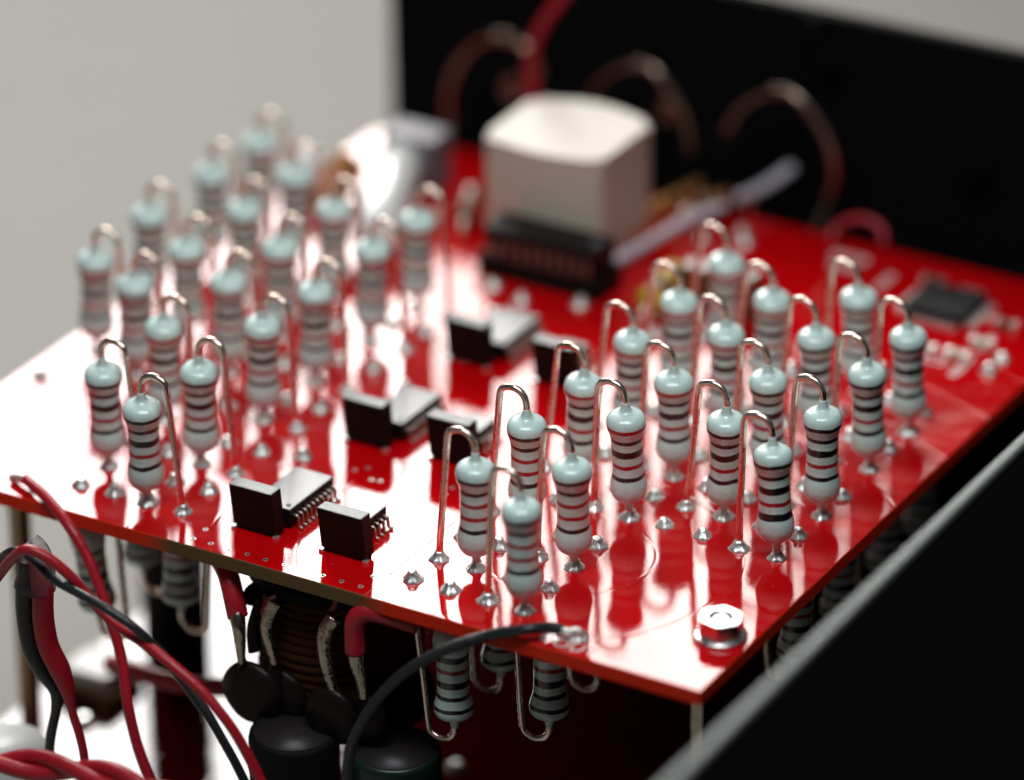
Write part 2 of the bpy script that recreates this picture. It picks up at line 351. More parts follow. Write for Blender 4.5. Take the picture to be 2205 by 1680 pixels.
# (neck pixel), band code, base (x, y) read from the photograph's regular pad grid
R_ROWS = [
 ('rightmost', [((1663.2, 943), 'KKKRk', (-.364, 1.737)), ((1772.4, 863), 'KKKRK', (-.367, 2.383)), ((1864.8, 772.8), 'KKKRK', (-.381, 3.121)), ((1955, 695), 'KKKRK', (-.385, 3.734))]),
 ('second', [((1563.2, 875.7), 'KKKRK', (-.926, 2.06)), ((1652.7, 787.5), 'KKKRK', (-.935, 2.71)), ((1757.7, 693), 'KKKRK', (-.935, 3.42)), ((1839.6, 619.5), 'KKKRK', (-.95, 4.10))]),
 ('third', [((1120.9, 1060), 'KKRRK', (-1.439, .33)), ((1231, 975.7), 'KKRRK', (-1.448, .983)), ((1346.9, 871), 'RKKRK', (-1.457, 1.745)), ((1448, 792), 'RKKRK', (-1.469, 2.385)), ((1558, 695), 'RKKRK', (-1.49, 3.16)), ((1656.9, 623.7), 'RKKRK', (-1.50, 3.78))]),
 ('innermost', [((1023.5, 975.7), 'KKRRK', (-1.988, .656)), ((1126.4, 889.4), 'KKRRK', (-2.02, 1.37)), ((1251.3, 797.5), 'RKKRK', (-2.02, 2.08)), ((1345, 718.5), 'RKKRK', (-2.03, 2.77)), ((1455.3, 623.7), 'RKKRK', (-2.04, 3.47)), ((1547.7, 550), 'RKKRK', (-2.06, 4.17))])]
L_ROWS = [
 ('innermost', [((302, 845), 'KKKRK', (-4.338, .353)), ((424.8, 766.8), 'KKKRK', (-4.324, .985)), ((563, 674.7), 'RKKRK', (-4.31, 1.73)), ((679, 598), 'RKKRK', (-4.30, 2.38)), ((796, 516.5), 'RKKRK', (-4.30, 3.12)), ((892, 448.5), 'RKKRK', (-4.29, 3.72))]),
 ('second', [((218.4, 768.5), 'KKKRK', (-4.85, .65)), ((339.5, 688), 'RKKRK', (-4.90, 1.40)), ((486, 601), 'RKKRK', (-4.90, 2.2)), ((595, 533), 'RKKRK', (-4.90, 2.86)), ((712, 444.5), 'RKKRK', (-4.90, 3.57))]),
 ('third', [((290, 603), 'KKKRK', (-5.45, 1.86)), ((397.5, 531), 'RKKRK', (-5.46, 2.53)), ((526, 444.5), 'KKKRK', (-5.45, 3.25)), ((628, 380.5), 'KKKRK', (-5.46, 3.94))]),
 ('leftmost', [((204.7, 536.5), 'RKKRK', (-5.90, 2.04)), ((317, 473), 'KKKRK', (-6.0, 2.86)), ((452, 380.5), 'KKKRK', (-5.99, 3.65)), ((552, 324.5), 'RKKRK', (-5.98, 4.28))])]
for side_name, rows, dx in (('right', R_ROWS, -.272), ('left', L_ROWS, .272)):
    for rn, items in rows:
        for i, (nk, code, (x, y)) in enumerate(items):
            top = onz(nk[0], nk[1], .87); b = Vector((x, y, 0)); t = top-b
            lim = .075                                        # keep the lean plausible
            t.x = max(-lim, min(lim, t.x)); t.y = max(-lim, min(lim, t.y))
            foot = b+Vector((dx*rnd.uniform(.985, 1.015), rnd.uniform(-.01, .01), 0))
            tb = 'red' if code[0] == 'R' else 'black'
            lab = f'{ORD[i]} resistor from the front in the {side_name} cluster, {rn} row, {tb} top band'
            if rn == 'third' and i == 0 and side_name == 'right': lab = 'nearest upright resistor, softly blurred, behind the black wire end at the front edge'
            resistor(b, b+t, foot, code, lab, 'upright resistors on the board')
# resistors hanging under the board: (base, foot, top offset, code, label)
HANG = [((-1.988, .328), (-2.27, .335), 'under', (.03, -.02), 'striped resistor hanging under the front edge, left of the two beside the black wire'),
        ((-1.443, .664), (-1.72, .66), 'u', (.02, -.05), 'striped resistor hanging under the front edge, right of the two beside the black wire'),
        ((-2.0, .98), (-2.27, .98), 'u', (0, 0), 'shadowed resistor hanging under the board between and behind the two front ones'),
        ((-1.451, 1.308), (-1.73, 1.308), 'u', (0, 0), 'shadowed resistor under the board whose copper loop shows right of the hanging pair'),
        ((-.371, 2.062), (-.645, 2.06), 'u', (0, 0), 'hanging resistor in shadow below the right board edge, nearest the front'),
        ((-.37, 2.69), (-.645, 2.69), 'u', (0, 0), 'second hanging resistor in shadow below the right board edge'),
        ((-.40, 3.45), (-.69, 3.46), 'u', (0, 0), 'third hanging resistor in shadow below the right board edge'),
        ((-.42, 4.05), (-.70, 4.08), 'u', (0, 0), 'farthest hanging resistor in shadow below the right board edge'),
        ((-4.86, .33), (-4.60, .35), 'u', (.10, 0), 'hanging resistor under the left front edge behind the single red wire'),
        ((-4.33, .68), (-4.07, .68), 'u', (0, 0), 'dim hanging resistor with wire loop under the left front edge beside the red sleeve'),
        ((-4.86, 1.0), (-4.60, 1.0), 'u', (0, 0), 'dim hanging resistor under the left edge, behind the other two there')]
for (b, f, _, off, lab) in HANG:
    B = Vector((b[0], b[1], -BT)); Ft = Vector((f[0], f[1], -BT))
    resistor(B, B+Vector((off[0], off[1], -.87)), Ft, 'KKKRK' if b[0] < -3 else 'KKKRk', lab, 'resistors hanging under the board', hang=True)
# further solder joints of the pads between the rows
PADS = [(-1.204, 1.765), (-.921, 1.758), (-1.2, 2.36), (-.90, 2.35), (-1.73, 2.07), (-1.45, 2.07), (-1.73, 2.72), (-1.46, 2.72), (-2.27, 1.72), (-1.99, 1.72),
        (-2.3, 2.45), (-2.03, 2.45), (-1.22, 3.1), (-.94, 3.1), (-2.3, 3.15), (-2.04, 3.15), (-1.76, 3.45), (-1.48, 3.45), (-1.22, 3.76), (-.94, 3.76), (-1.8, 4.15), (-1.5, 4.15), (-.95, 4.45),
        (-4.33, 1.32), (-4.06, 1.32), (-4.32, 2.05), (-4.05, 2.05), (-4.32, 2.75), (-4.05, 2.75), (-4.9, 1.02), (-4.62, 1.02), (-4.9, 1.78), (-4.63, 1.78),
        (-4.9, 2.5), (-4.63, 2.5), (-4.9, 3.2), (-4.63, 3.2), (-5.45, 1.5), (-5.18, 1.5), (-5.45, 2.2), (-5.18, 2.2), (-5.45, 2.9), (-5.18, 2.9), (-5.45, 3.6), (-5.18, 3.6),
        (-4.31, 3.42), (-4.03, 3.42), (-3.75, 3.9), (-3.7, 4.2), (-4.0, 4.3), (-6.02, 1.52), (-3.05, 5.75), (-2.85, 6.0), (-2.75, 5.85), (-.30, 5.04), (-.30, 4.84), (-2.6, 4.2), (-2.55, 4.5),
        (-3.78, 1.4), (-3.7, 2.6), (-2.3, 4.3), (-3.3, 4.35)]
for (x, y) in PADS: link('solder_joint', solder_bm(True), M_SOLD, board, smooth=True, loc=(x, y, 0))

# vias: plated rings along the front edge and between the chips
def D3(X, Y): return onz((500+X/2.8)*.882, (850+Y/2.8)*.882)
VIA = [D3(*p) for p in ((5, 1240), (40, 1337), (165, 1375), (290, 1410), (415, 1447), (545, 1483), (675, 1520), (808, 1555), (935, 1595), (1065, 1630), (1150, 1560), (1025, 835), (1115, 820), (1140, 900), (1200, 910), (1690, 955), (1640, 1000))]
VIA += [onz((X/2.0877)*.882, (1100+Y/2.0877)*.882) for X, Y in ((985, 450), (1075, 475), (1168, 505))]
for p in VIA:
    bm = bmesh.new(); seg = 20
    prev = None; R = [(.0185, .0005), (.0175, .0025), (.0115, .0025), (.0105, .001)]
    rings = [[bm.verts.new((r*math.cos(2*math.pi*k/seg), r*math.sin(2*math.pi*k/seg), z)) for k in range(seg)] for r, z in R]
    for i in range(3):
        for k in range(seg): bm.faces.new((rings[i][k], rings[i][(k+1) % seg], rings[i+1][(k+1) % seg], rings[i+1][k])).material_index = 0
    f = bm.faces.new(rings[3]); f.material_index = 1
    link('via', bm, None, board, smooth=False, loc=(p.x, p.y, 0), ms=[M_SOLD, M_HOLE])
# seam line across the mask and printed marks
link('printed_line', box(-2.437, -2.431, .02, 1.15, .0, .0012), mat('dull_red_ink', (.34, .05, .04), .5), board, smooth=False)
def text(s, loc, size, rz=0, m=M_SILK, shear=0.0):
    c = bpy.data.curves.new('t', 'FONT'); c.body = s; c.size = size; c.extrude = .0008; c.align_x = 'CENTER'; c.align_y = 'CENTER'; c.shear = shear
    t = bpy.data.objects.new('t', c); COL.objects.link(t); dg = bpy.context.evaluated_depsgraph_get()
    me = bpy.data.meshes.new_from_object(t.evaluated_get(dg)); bpy.data.objects.remove(t)
    me.materials.clear(); me.materials.append(m)
    o = bpy.data.objects.new('lettering', me); COL.objects.link(o); o.parent = board; o.location = loc; o.rotation_euler = (0, 0, rz); return o
p = onz(1174, 1372); text('L', (p.x, p.y, .001), .15)
p = onz(1238, 1394); text('OUT', (p.x, p.y, .001), .15)
p = onz(1200, 1378); link('bare_pad', box(p.x-.03, p.x+.03, p.y-.02, p.y+.02, 0, .002), M_SOLD, board, smooth=False)
# printed component outlines near the back (out of focus in the photograph)
def outline(px, py, w_, h_, t=.025):
    c = onz(px, py); bm = bmesh.new()
    for (x0, x1, y0, y1) in ((-w_, w_, -h_, -h_+t), (-w_, w_, h_-t, h_), (-w_, -w_+t, -h_+t, h_-t), (w_-t, w_, -h_+t, h_-t)):
        b2 = box(c.x+x0, c.x+x1, c.y+y0, c.y+y1, 0, .0015); me = bpy.data.meshes.new('x'); b2.to_mesh(me); b2.free(); bm.from_mesh(me); bpy.data.meshes.remove(me)
    link('printed_outline', bm, M_SILK, board, smooth=False)
for a in ((1830, 555, .14, .05, .03), (1815, 575, .10, .04, .03), (1905, 607, .03, .13, .02), (2070, 790, .03, .16, .02), (2120, 740, .03, .12, .02), (2010, 775, .09, .05, .02)): outline(*a)
# ---------------------------------------------------------------- black upright modules and flat chips
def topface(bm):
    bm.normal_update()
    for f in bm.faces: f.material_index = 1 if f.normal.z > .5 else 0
def module(x0, x1, y0, h, dep, lean, label, wide='wide'):
    root = thing('upright_module', label, 'electronic module', ((x0+x1)/2, y0+dep/2, 0), 'black upright modules')
    cx, cy = root.location.x, root.location.y
    bm = box(x0-cx, x1-cx, y0-cy, y0+dep-cy, .03, h, .010, 2)
    for v in bm.verts:
        k = (v.co.z-.03)/h; v.co.y += lean*k; v.co.x += -.012*k
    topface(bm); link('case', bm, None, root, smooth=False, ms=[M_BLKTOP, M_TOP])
    for i, xx in enumerate((x0+.03, x1-.03)):
        link('foot', box(xx-cx-.02, xx-cx+.02, y0-cy+.02, y0-cy+dep-.02, 0, .04), M_BLK, root, smooth=False)
    for xx in (x0+.004, x1-.004):
        link('solder_tab', box(xx-cx-.018, xx-cx+.018, y0-cy-.012, y0-cy+.03, 0, .022, .004), M_SOLD, root, smooth=False)
module(-3.655, -3.325, .345, .34, .12, -.03, 'black upright module standing at the front edge, left of the front pair')
module(-2.985, -2.645, .36, .335, .11, -.03, 'black upright module standing at the front edge, right one of the front pair')
module(-3.66, -3.34, 1.745, .34, .12, -.02, 'black upright module in the middle of the board, left one of the middle pair')
module(-3.03, -2.70, 1.80, .34, .12, -.02, 'black upright module partly hidden behind the front resistor loops, middle pair')
module(-3.68, -3.36, 3.13, .34, .12, -.02, 'black upright module in the rear pair, left one, blurred')
module(-2.98, -2.66, 3.13, .34, .12, -.02, 'black upright module in the rear pair, right one, behind a resistor loop')
def chip(x0, x1, y0, y1, h, npin, label, pins=True):
    root = thing('flat_chip', label, 'chip', ((x0+x1)/2, (y0+y1)/2, 0), 'flat chips behind the modules')
    cx, cy = root.location.x, root.location.y
    bm = box(x0-cx, x1-cx, y0-cy, y1-cy, .035, h, .008, 2)
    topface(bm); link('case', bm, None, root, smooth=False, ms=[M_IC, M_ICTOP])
    d = lathe([(.018, 0), (.018, .002)], 20); link('pin_mark', d, M_HOLE, root, smooth=False, loc=(x1-cx-.045, y0-cy+.055, h+.0005))
    stp = (y1-y0-.04)/npin
    for sgn in (1, -1):
        xe = (x1-cx) if sgn > 0 else (x0-cx)
        for i in range(npin):
            yy = y0-cy+.02+stp*(i+.5)
            P = [Vector((xe-sgn*.01, yy, h*.62)), Vector((xe+sgn*.020, yy, h*.62)), Vector((xe+sgn*.034, yy, h*.55)), Vector((xe+sgn*.038, yy, .03)), Vector((xe+sgn*.048, yy, .014)), Vector((xe+sgn*.072, yy, .012))]
            link('pin', tube(P, .0125, 8, 2, 1.0), M_PIN, root)
    return root
chip(-3.60, -3.31, .50, 1.04, .15, 10, 'long flat chip with fine silver pins, behind the left front module')
chip(-2.98, -2.80, .62, .88, .14, 4, 'small flat chip with four pins a side, behind the right front module')
chip(-3.59, -3.30, 1.90, 2.42, .15, 10, 'long flat chip behind the left middle module')
chip(-3.00, -2.80, 2.02, 2.30, .14, 4, 'small flat chip behind the right middle module, half hidden by resistor loops')
chip(-3.60, -3.31, 3.28, 3.80, .15, 10, 'long flat chip behind the left rear module, blurred')
chip(-3.00, -2.80, 3.34, 3.60, .14, 4, 'small flat chip behind the right rear module, blurred')

# ---------------------------------------------------------------- nut on the corner screw
np_ = onz(1552, 1372)
nut = thing('hex_nut', 'shiny hex nut on its washer at the near right corner of the red board', 'nut', (np_.x, np_.y, 0))
link('washer', lathe([(.168, 0), (.172, .006), (.172, .024), (.166, .03), (.08, .03)], 48), M_STEEL, nut)
R = .150; hexp = []
bm = bmesh.new(); seg = 72; rings = []
def hexr(a, rr):
    a = (a+math.radians(12)) % (math.pi/3)-math.pi/6; return rr*math.cos(math.pi/6)/math.cos(a)
Zs = [(.032, .93), (.040, 1), (.136, 1), (.150, .93)]
for z, k in Zs:
    ring = []
    for i in range(seg):
        a = 2*math.pi*i/seg; hr = hexr(a, R)
        hr = min(hr, R*k) if k < 1 else hr
        ring.append(bm.verts.new((hr*math.cos(a), hr*math.sin(a), z)))
    rings.append(ring)
for (r, z) in ((.082, .150), (.074, .142), (.074, .05)):
    rings.append([bm.verts.new((r*math.cos(2*math.pi*i/seg), r*math.sin(2*math.pi*i/seg), z)) for i in range(seg)])
for a, b in zip(rings[:-1], rings[1:]):
    for i in range(seg): bm.faces.new((a[i], a[(i+1) % seg], b[(i+1) % seg], b[i]))
bm.faces.new(rings[0][::-1]); link('nut_body', bm, M_STEEL, nut, smooth=False)
pf = [(.070, .03)]
for i in range(7): pf += [(.062, .045+i*.0115), (.067, .050+i*.0115)]
pf += [(.058, .127), (.050, .134)]
link('screw_end', lathe(pf, 32), M_STEEL, nut, smooth=False)

# standoffs between the boards
def standoff(x, y, r, label, m=M_BRASS):
    bm = lathe([(r, LZ), (r, -BT)], 6); o = link('standoff', bm, m, smooth=False, loc=(x, y, 0)); tag(o, label, 'standoff', 'standoffs between the boards'); return o
standoff(-.26, .52, .075, 'grey metal standoff under the near right corner of the board', M_TAB)
standoff(-5.85, .95, .085, 'dark brass standoff at the far left under the board, blurred')

# ---------------------------------------------------------------- parts at the back of the board
cb = thing('relay_block', 'large cream block with bowed faces, blurred near the back of the board', 'block', (-3.92, 5.33, 0))
HB = .86
c0, c1, c2, c3 = onz(1036, 292, HB), onz(1290, 352, HB), onz(1410, 262, HB), onz(1150, 208, HB)
def arc(a, b, bulge, n=10):
    d = b-a; nn = Vector((d.y, -d.x)).normalized()
    return [tuple(a+d*(i/n)+nn*bulge*4*(i/n)*(1-i/n)) for i in range(n)]
v2 = lambda p: Vector((p.x+3.92, p.y-5.33))
corn = [v2(c0), v2(c1), v2(c2), v2(c3)]; RC = .11; poly = []
for i_ in range(4):
    a_, b_, c_ = corn[i_-1], corn[i_], corn[(i_+1) % 4]
    d1 = (a_-b_).normalized(); d2 = (c_-b_).normalized(); p0 = b_+d1*RC; p2 = b_+d2*RC
    for k_ in range(6):
        t_ = k_/5; poly.append(tuple(p0*(1-t_)**2+b_*2*t_*(1-t_)+p2*t_*t_))
    if i_ in (0, 2):
        q1 = p2; q2 = c_+(b_-c_).normalized()*RC; poly += arc(q1, q2, .07 if i_ == 0 else .11, 12)[1:]
link('case', prism(poly, .06, HB, .03, 3), M_CREAM, cb, smooth=False)
link('base', prism([(x*.96, y*.96) for x, y in poly], 0, .06), M_CREAM, cb, smooth=False)

dip = thing('socketed_chip', 'big black chip in its socket in front of the cream block, blurred', 'chip', (-3.70, 4.61, 0))
link('socket', box(-.51, .51, -.17, .17, 0, .17, .01), M_BLK, dip, smooth=False)
link('case', box(-.47, .47, -.145, .145, .23, .39, .015), M_IC, dip, smooth=False)
for s_ in (-1, 1):
    for i in range(10): link('pin', box(-.42+i*.092-.022, -.42+i*.092+.022, s_*.158-.008, s_*.158+.008, .15, .31), M_DPIN, dip, smooth=False)
link('notch', lathe([(.05, .386), (.05, .393)], 20), M_GREY, dip, loc=(.40, 0, 0))

def lying(label, p, q, z, r, m, bandcols=(), name='axial_resistor', cat='resistor'):
    p, q = onz(*p, z), onz(*q, z); d = q-p; L_ = d.length
    root = thing(name, label, cat, p); rot = Vector((0, 0, 1)).rotation_difference(d)
    prof = [(r*.5, 0), (r*.95, .03), (r, .07), (r*.86, .14), (r*.86, L_-.14), (r, L_-.07), (r*.95, L_-.03), (r*.5, L_)]
    link('body', lathe(prof, 24), m, root, rot=rot)
    for i, bc in enumerate(bandcols):
        z0 = L_*(.22+i*.18); link('band', lathe([(r*.885, z0), (r*.885, z0+L_*.10)], 24), bc, root, rot=rot)
    dn = d.normalized()
    for a, s2 in ((Vector((0, 0, 0)), -1), (d, 1)):
        link('lead', tube([a, a+dn*.08*s2, a+dn*.13*s2+Vector((0, 0, -.04)), a+dn*.14*s2+Vector((0, 0, -z))], .02, 8, 4), M_LEAD, root)
    return root
lying('brown lacquered resistor lying left of the cream block', (1000, 470), (1018, 415), .14, .09, M_BROWN, (M_GOLD,))
lying('ochre and violet banded resistor lying behind the right cluster', (1395, 655), (1455, 585), .16, .11, M_YEL, (M_VIO, M_BROWN))
for i, (px, py, hh) in enumerate(((1505, 655, .32), (1600, 680, .34))):
    c = onz(px, py); o = link('dark_block', box(-.12, .12, -.09, .09, 0, hh, .02), M_BROWN, smooth=False, loc=(c.x, c.y, 0))
    tag(o, 'dark brown block component behind the right cluster, ' + ('left of two' if i == 0 else 'right of two'), 'component')
# gold pin header beside the cream block
g = thing('pin_header', 'gold pin header row running back beside the cream block, blurred', 'pin header', tuple(onz(1400, 500)))
gb0 = onz(1350, 520, 0); gb1 = onz(1500, 440, 0)
for i in range(7):
    t = i/6; c = gb0.lerp(gb1, t)-g.location
    link('pin', box(c.x-.035, c.x+.035, c.y-.035, c.y+.035, 0, .20, .012), M_GOLD, g, smooth=False)
lying('brown resistor lying at the back beyond the pin header', (1500, 445), (1580, 430), .16, .10, M_BROWN, (M_GOLD, M_YEL))
wire = lambda pts, r, m, label, name='wire', cat='wire', n=8, seg=14: tag(link(name, tube(pts, r, seg, n), m), label, cat)
wire([onz(1325, 562, .10), onz(1400, 520, .12), onz(1490, 470, .14), onz(1560, 440, .16), ony(1640, 405, 6.5), ony(1705, 362, 6.85)], .045, M_LILAC, 'pale lilac cable running back past the cream block to the panel', 'cable', 'cable')
# white and grey connectors in the glare at the far left of the board
wc = thing('white_connector', 'glaring white glossy barrel component between the left cluster and the cream block', 'component', tuple(onz(800, 470)))
M_GLOSSW = mat('glossy_white_film', (0.85, 0.85, 0.83), 0.16, 0, coat=1.0, bump=.004, bscale=6)
wa, wb_ = onz(800, 515, .20), onz(868, 330, .24); wd = wb_-wa
link('barrel', lathe([(.09, 0), (.16, .03), (.19, .10), (.19, wd.length-.10), (.16, wd.length-.03), (.09, wd.length)], 40), M_GLOSSW, wc, loc=wa-wc.location, rot=Vector((0, 0, 1)).rotation_difference(wd))
link('bracket', box(-.2, .5, -.02, .12, 0, .12, .03), M_GLOSSW, wc, smooth=False)
c = onz(893, 400); o = link('grey_connector', box(-.20, .24, -.14, .16, 0, .46, .02), M_GREY, smooth=False, loc=(c.x, c.y, 0)); tag(o, 'grey block connector right of the glaring white one', 'connector')
c = onz(665, 420); o = link('white_post', lathe([(.10, 0), (.13, .05), (.13, .30), (.09, .36)], 24), M_WHITE, loc=(c.x, c.y, 0)); tag(o, 'pale rounded component behind the left cluster, left of the brown coil', 'component')
# small copper coil
coil_pts = []
ca, cb_ = onz(697, 440, .40), onz(750, 350, .50)
for i in range(90):
    t = i/89; c = ca.lerp(cb_, t); a = t*2*math.pi*7
    d = (cb_-ca).normalized(); s1 = d.cross(Vector((0, 0, 1))).normalized(); s2 = s1.cross(d)
    coil_pts.append(c+s1*.11*math.cos(a)+s2*.11*math.sin(a))
tag(link('coil', tube(coil_pts, .026, 8, spline=False), mat('brown_copper', (.42, .17, .06), .4, .5)), 'brown copper coil lying behind the left cluster, before the white connector', 'coil')

# surface mounted parts at the far right of the board
c = onz(2040, 668)
q = thing('square_chip', 'flat black square chip near the right edge of the board, blurred', 'chip', (c.x, c.y, 0))
link('case', box(-.25, .22, -.22, .22, .015, .09, .01), M_IC, q, smooth=False)
for k in range(4):
    for i in range(7):
        t = -.17+i*.057
        if k == 0: b4 = box(.225, .30, t-.015, t+.015, 0, .03)
        elif k == 1: b4 = box(-.33, -.255, t-.015, t+.015, 0, .03)
        elif k == 2: b4 = box(t-.015, t+.015, .225, .29, 0, .03)
        else: b4 = box(t-.015, t+.015, -.29, -.225, 0, .03)
        link('pin', b4, M_SOLD, q, smooth=False)
for i, (px, py, lab) in enumerate(((2010, 612, 'tiny tan chip part behind the square chip'), (2090, 640, 'tiny chip part right of the square chip, farther back'), (2165, 705, 'tiny brown chip part nearest the right board edge'), (2115, 745, 'tiny chip part beside the brown one, nearer the front'), (1990, 755, 'tiny chip part in front of the square chip'), (2060, 770, 'tiny chip part between the printed marks and square chip'))):
    c = onz(px, py); s_ = thing('surface_mount_part', lab, 'component', (c.x, c.y, 0), 'tiny surface mounted parts')
    link('body', box(-.05, .05, -.035, .035, 0, .05, .006), M_BROWN if i in (0, 2) else M_CREAM, s_, smooth=False)
    for sg in (-1, 1): link('end_cap', box(sg*.07-.02, sg*.07+.02, -.037, .037, 0, .053, .006), M_SOLD, s_, smooth=False)

# ---------------------------------------------------------------- wires against the back panel
M_LOOP = mat('dull_copper_sheath', (0.36, 0.26, 0.21), .24, 1.0, noise=.15)
def loop(px, y, r, label):
    wire([ony(a, b, y) for a, b in px], r*.62, M_LOOP, label, 'cable_loop', 'cable')
loop([(975, 290), (968, 200), (1000, 120), (1060, 80), (1130, 100), (1165, 160), (1120, 190)], 6.55, .06, 'dim copper coloured cable loop against the back panel, leftmost')
loop([(1270, 215), (1290, 180), (1340, 145), (1400, 145), (1440, 190), (1475, 250), (1490, 330)], 6.6, .06, 'dim copper coloured cable loop right behind the cream block')
loop([(1562, 290), (1590, 240), (1640, 205), (1700, 200), (1745, 240), (1785, 300), (1800, 370), (1785, 440), (1760, 500)], 6.6, .065, 'large copper coloured cable loop to the right of the cream block')
wire([ony(1235, -40, 6.2), ony(1200, 10, 6.2), ony(1160, 70, 6.2), ony(1142, 140, 6.2), ony(1150, 210, 6.2), ony(1165, 290, 6.2)], .045, M_REDW, 'red wire rising behind the cream block and out of the top')
wire([onz(1790, 520, .04), onz(1800, 490, .12), onz(1850, 470, .2), onz(1895, 490, .16), onz(1905, 530, .05)], .030, M_REDW, 'short dark red wire loop at the back edge of the board')
for i, (px, py) in enumerate(((1115, 185), (1455, 235), (1790, 125), (2105, 355), (1755, 60))):
    c = ony(px, py, PY-.08); o = link('jack_nut', lathe([(.10, 0), (.12, .02), (.12, .07), (.06, .08)], 6), M_LOOP if i < 2 else M_PANEL, smooth=False, loc=c, rot=Vector((0, 0, 1)).rotation_difference(Vector((0, -1, 0))))
    tag(o, ['dim connector nut on the back panel inside the leftmost cable loop', 'dim connector nut on the panel at the middle cable loop', 'dark nut on the panel above the largest cable loop', 'dark nut on the panel near its right end', 'dark nut on the panel close under its top edge'][i], 'nut')

# ---------------------------------------------------------------- wires and parts in front and below
rw = thing('red_wire', 'single red wire soldered to the front left of the board and curving down', 'wire', tuple(onz(42, 1028)))
P = [onz(57, 1033, .06), onz(70, 1045, .07), ony(105, 1078, .0), ony(150, 1135, -.12), ony(188, 1200, -.16), ony(214, 1265, -.2), ony(240, 1340, -.25), ony(262, 1420, -.3), ony(276, 1520, -.4), ony(297, 1610, -.45), ony(330, 1700, -.5)]
o = link('insulation', tube(P, .0375, 16), M_REDW, rw); o.location = -rw.location
o = link('solder_joint', tube([onz(24, 1031, .02), onz(36, 1029, .04), onz(60, 1036, .06)], .030, 8, 3), M_SOLD, rw, smooth=False); o.location = -rw.location

pair = thing('twisted_pair', 'red and black wire pair kinked over the left bundle and sloping down right', 'wires', tuple(ony(60, 1190, -.9)))
def sub(name, pts, r, m, **k):
    o = link(name, tube(pts, r, 16, **k), m, pair); o.location = -pair.location
Y = -.9
sub('red_wire', [ony(-25, 1270, Y), ony(0, 1235, Y), ony(30, 1200, Y-.05), ony(58, 1184, Y-.08), ony(100, 1200, Y-.05), ony(150, 1240, Y), ony(195, 1290, Y+.06), ony(250, 1345, Y+.04), ony(310, 1385, Y-.02), ony(370, 1432, Y-.06), ony(430, 1485, Y-.06), ony(490, 1555, Y-.05), ony(530, 1620, Y-.02), ony(570, 1700, Y)], .036, M_REDW)
sub('black_wire', [ony(-20, 1222, Y+.1), ony(0, 1205, Y+.1), ony(25, 1188, Y+.05), ony(55, 1192, Y+.04), ony(85, 1218, Y), ony(120, 1250, Y-.02), ony(180, 1283, Y-.06), ony(240, 1318, Y-.08), ony(300, 1360, Y-.05), ony(350, 1410, Y+.04), ony(400, 1475, Y+.08), ony(450, 1545, Y+.08), ony(500, 1630, Y+.08), ony(535, 1700, Y+.06)], .031, M_BLKW)
bun = thing('wire_bundle', 'black and dark red wires in a clear sleeve hanging at the far left', 'wires', tuple(ony(60, 1190, -.8)))
def sub2(name, pts, r, m, **k):
    o = link(name, tube(pts, r, 16, **k), m, bun); o.location = -bun.location
Y = -.72
sub2('black_wire', [ony(58, 1200, Y), ony(57, 1260, Y), ony(58, 1320, Y), ony(70, 1390, Y), ony(95, 1440, Y), ony(122, 1485, Y), ony(120, 1530, Y), ony(108, 1600, Y), ony(104, 1700, Y)], lambda t: .074-.04*min(1, max(0, (t-.5)/.25)), M_BLKW)
sub2('dark_red_wire', [ony(85, 1205, Y-.03), ony(92, 1270, Y-.03), ony(93, 1330, Y-.03), ony(104, 1390, Y-.03), ony(128, 1440, Y-.03), ony(145, 1485, Y-.03), ony(155, 1530, Y-.03), ony(178, 1610, Y-.03), ony(190, 1705, Y-.03)], lambda t: .072-.042*min(1, max(0, (t-.5)/.25)), M_REDW)
sub2('clear_sleeve', [ony(55, 1172, Y-.02), ony(72, 1195, Y-.02), ony(78, 1230, Y-.02), ony(75, 1262, Y-.02)], lambda t: .10+.04*t, M_SLEEVE)

bw = thing('black_wire', 'black wire soldered at the front edge, arching left and dropping down', 'wire', tuple(onz(1235, 1365)))
P = [onz(1212, 1356, .055), onz(1180, 1352, .075), onz(1130, 1356, .09), ony(1060, 1366, -.02), ony(1000, 1384, -.1), ony(940, 1408, -.18), ony(880, 1442, -.26), ony(825, 1492, -.3), ony(783, 1550, -.35), ony(755, 1615, -.4), ony(748, 1700, -.45)]
o = link('insulation', tube(P, .037, 16), M_BLKW, bw); o.location = -bw.location
bm = bmesh.new()
for k in range(5):
    dv = Vector((rnd.uniform(-.02, .02), rnd.uniform(-.02, .02), rnd.uniform(-.01, .015)))
    tube_into(bm, catmull([onz(1205, 1356, .06)+dv*.5, onz(1228, 1360, .055)+dv, onz(1250, 1370, .02)+dv], 4), .017, 8)
o = link('bare_strands', bm, M_SOLD, bw); o.location = -bw.location
link('solder_joint', solder_bm(True, 1.15), M_SOLD, bw, smooth=False, loc=onz(1243, 1372)-bw.location)

# twisted red wires low at the left
tw = thing('twisted_red_wires', 'two thick red wires twisted together along the bottom left corner', 'wires', tuple(ony(60, 1650, -1.6)))
base = catmull([ony(-60, 1645, -1.7), ony(60, 1646, -1.6), ony(180, 1662, -1.6), ony(290, 1690, -1.6), ony(420, 1735, -1.5)], 12)
for k in range(2):
    pts = []
    for i, p in enumerate(base):
        a = i/len(base)*2*math.pi*1.5+k*math.pi
        pts.append(p+CU*.046*math.cos(a)+Vector((.5, -.8, 0)).normalized()*.046*math.sin(a))
    o = link('strand', tube(pts, .054, 14, spline=False), M_REDW, tw); o.location = -tw.location
wire([onz(240, 1430, LZ+.8), onz(300, 1448, LZ+.95), onz(400, 1474, LZ+1.0), onz(520, 1480, LZ+1.0), onz(640, 1458, LZ+.9), onz(760, 1440, LZ+.7)], .065, M_REDW, 'thick red wire lying blurred across the lower board')

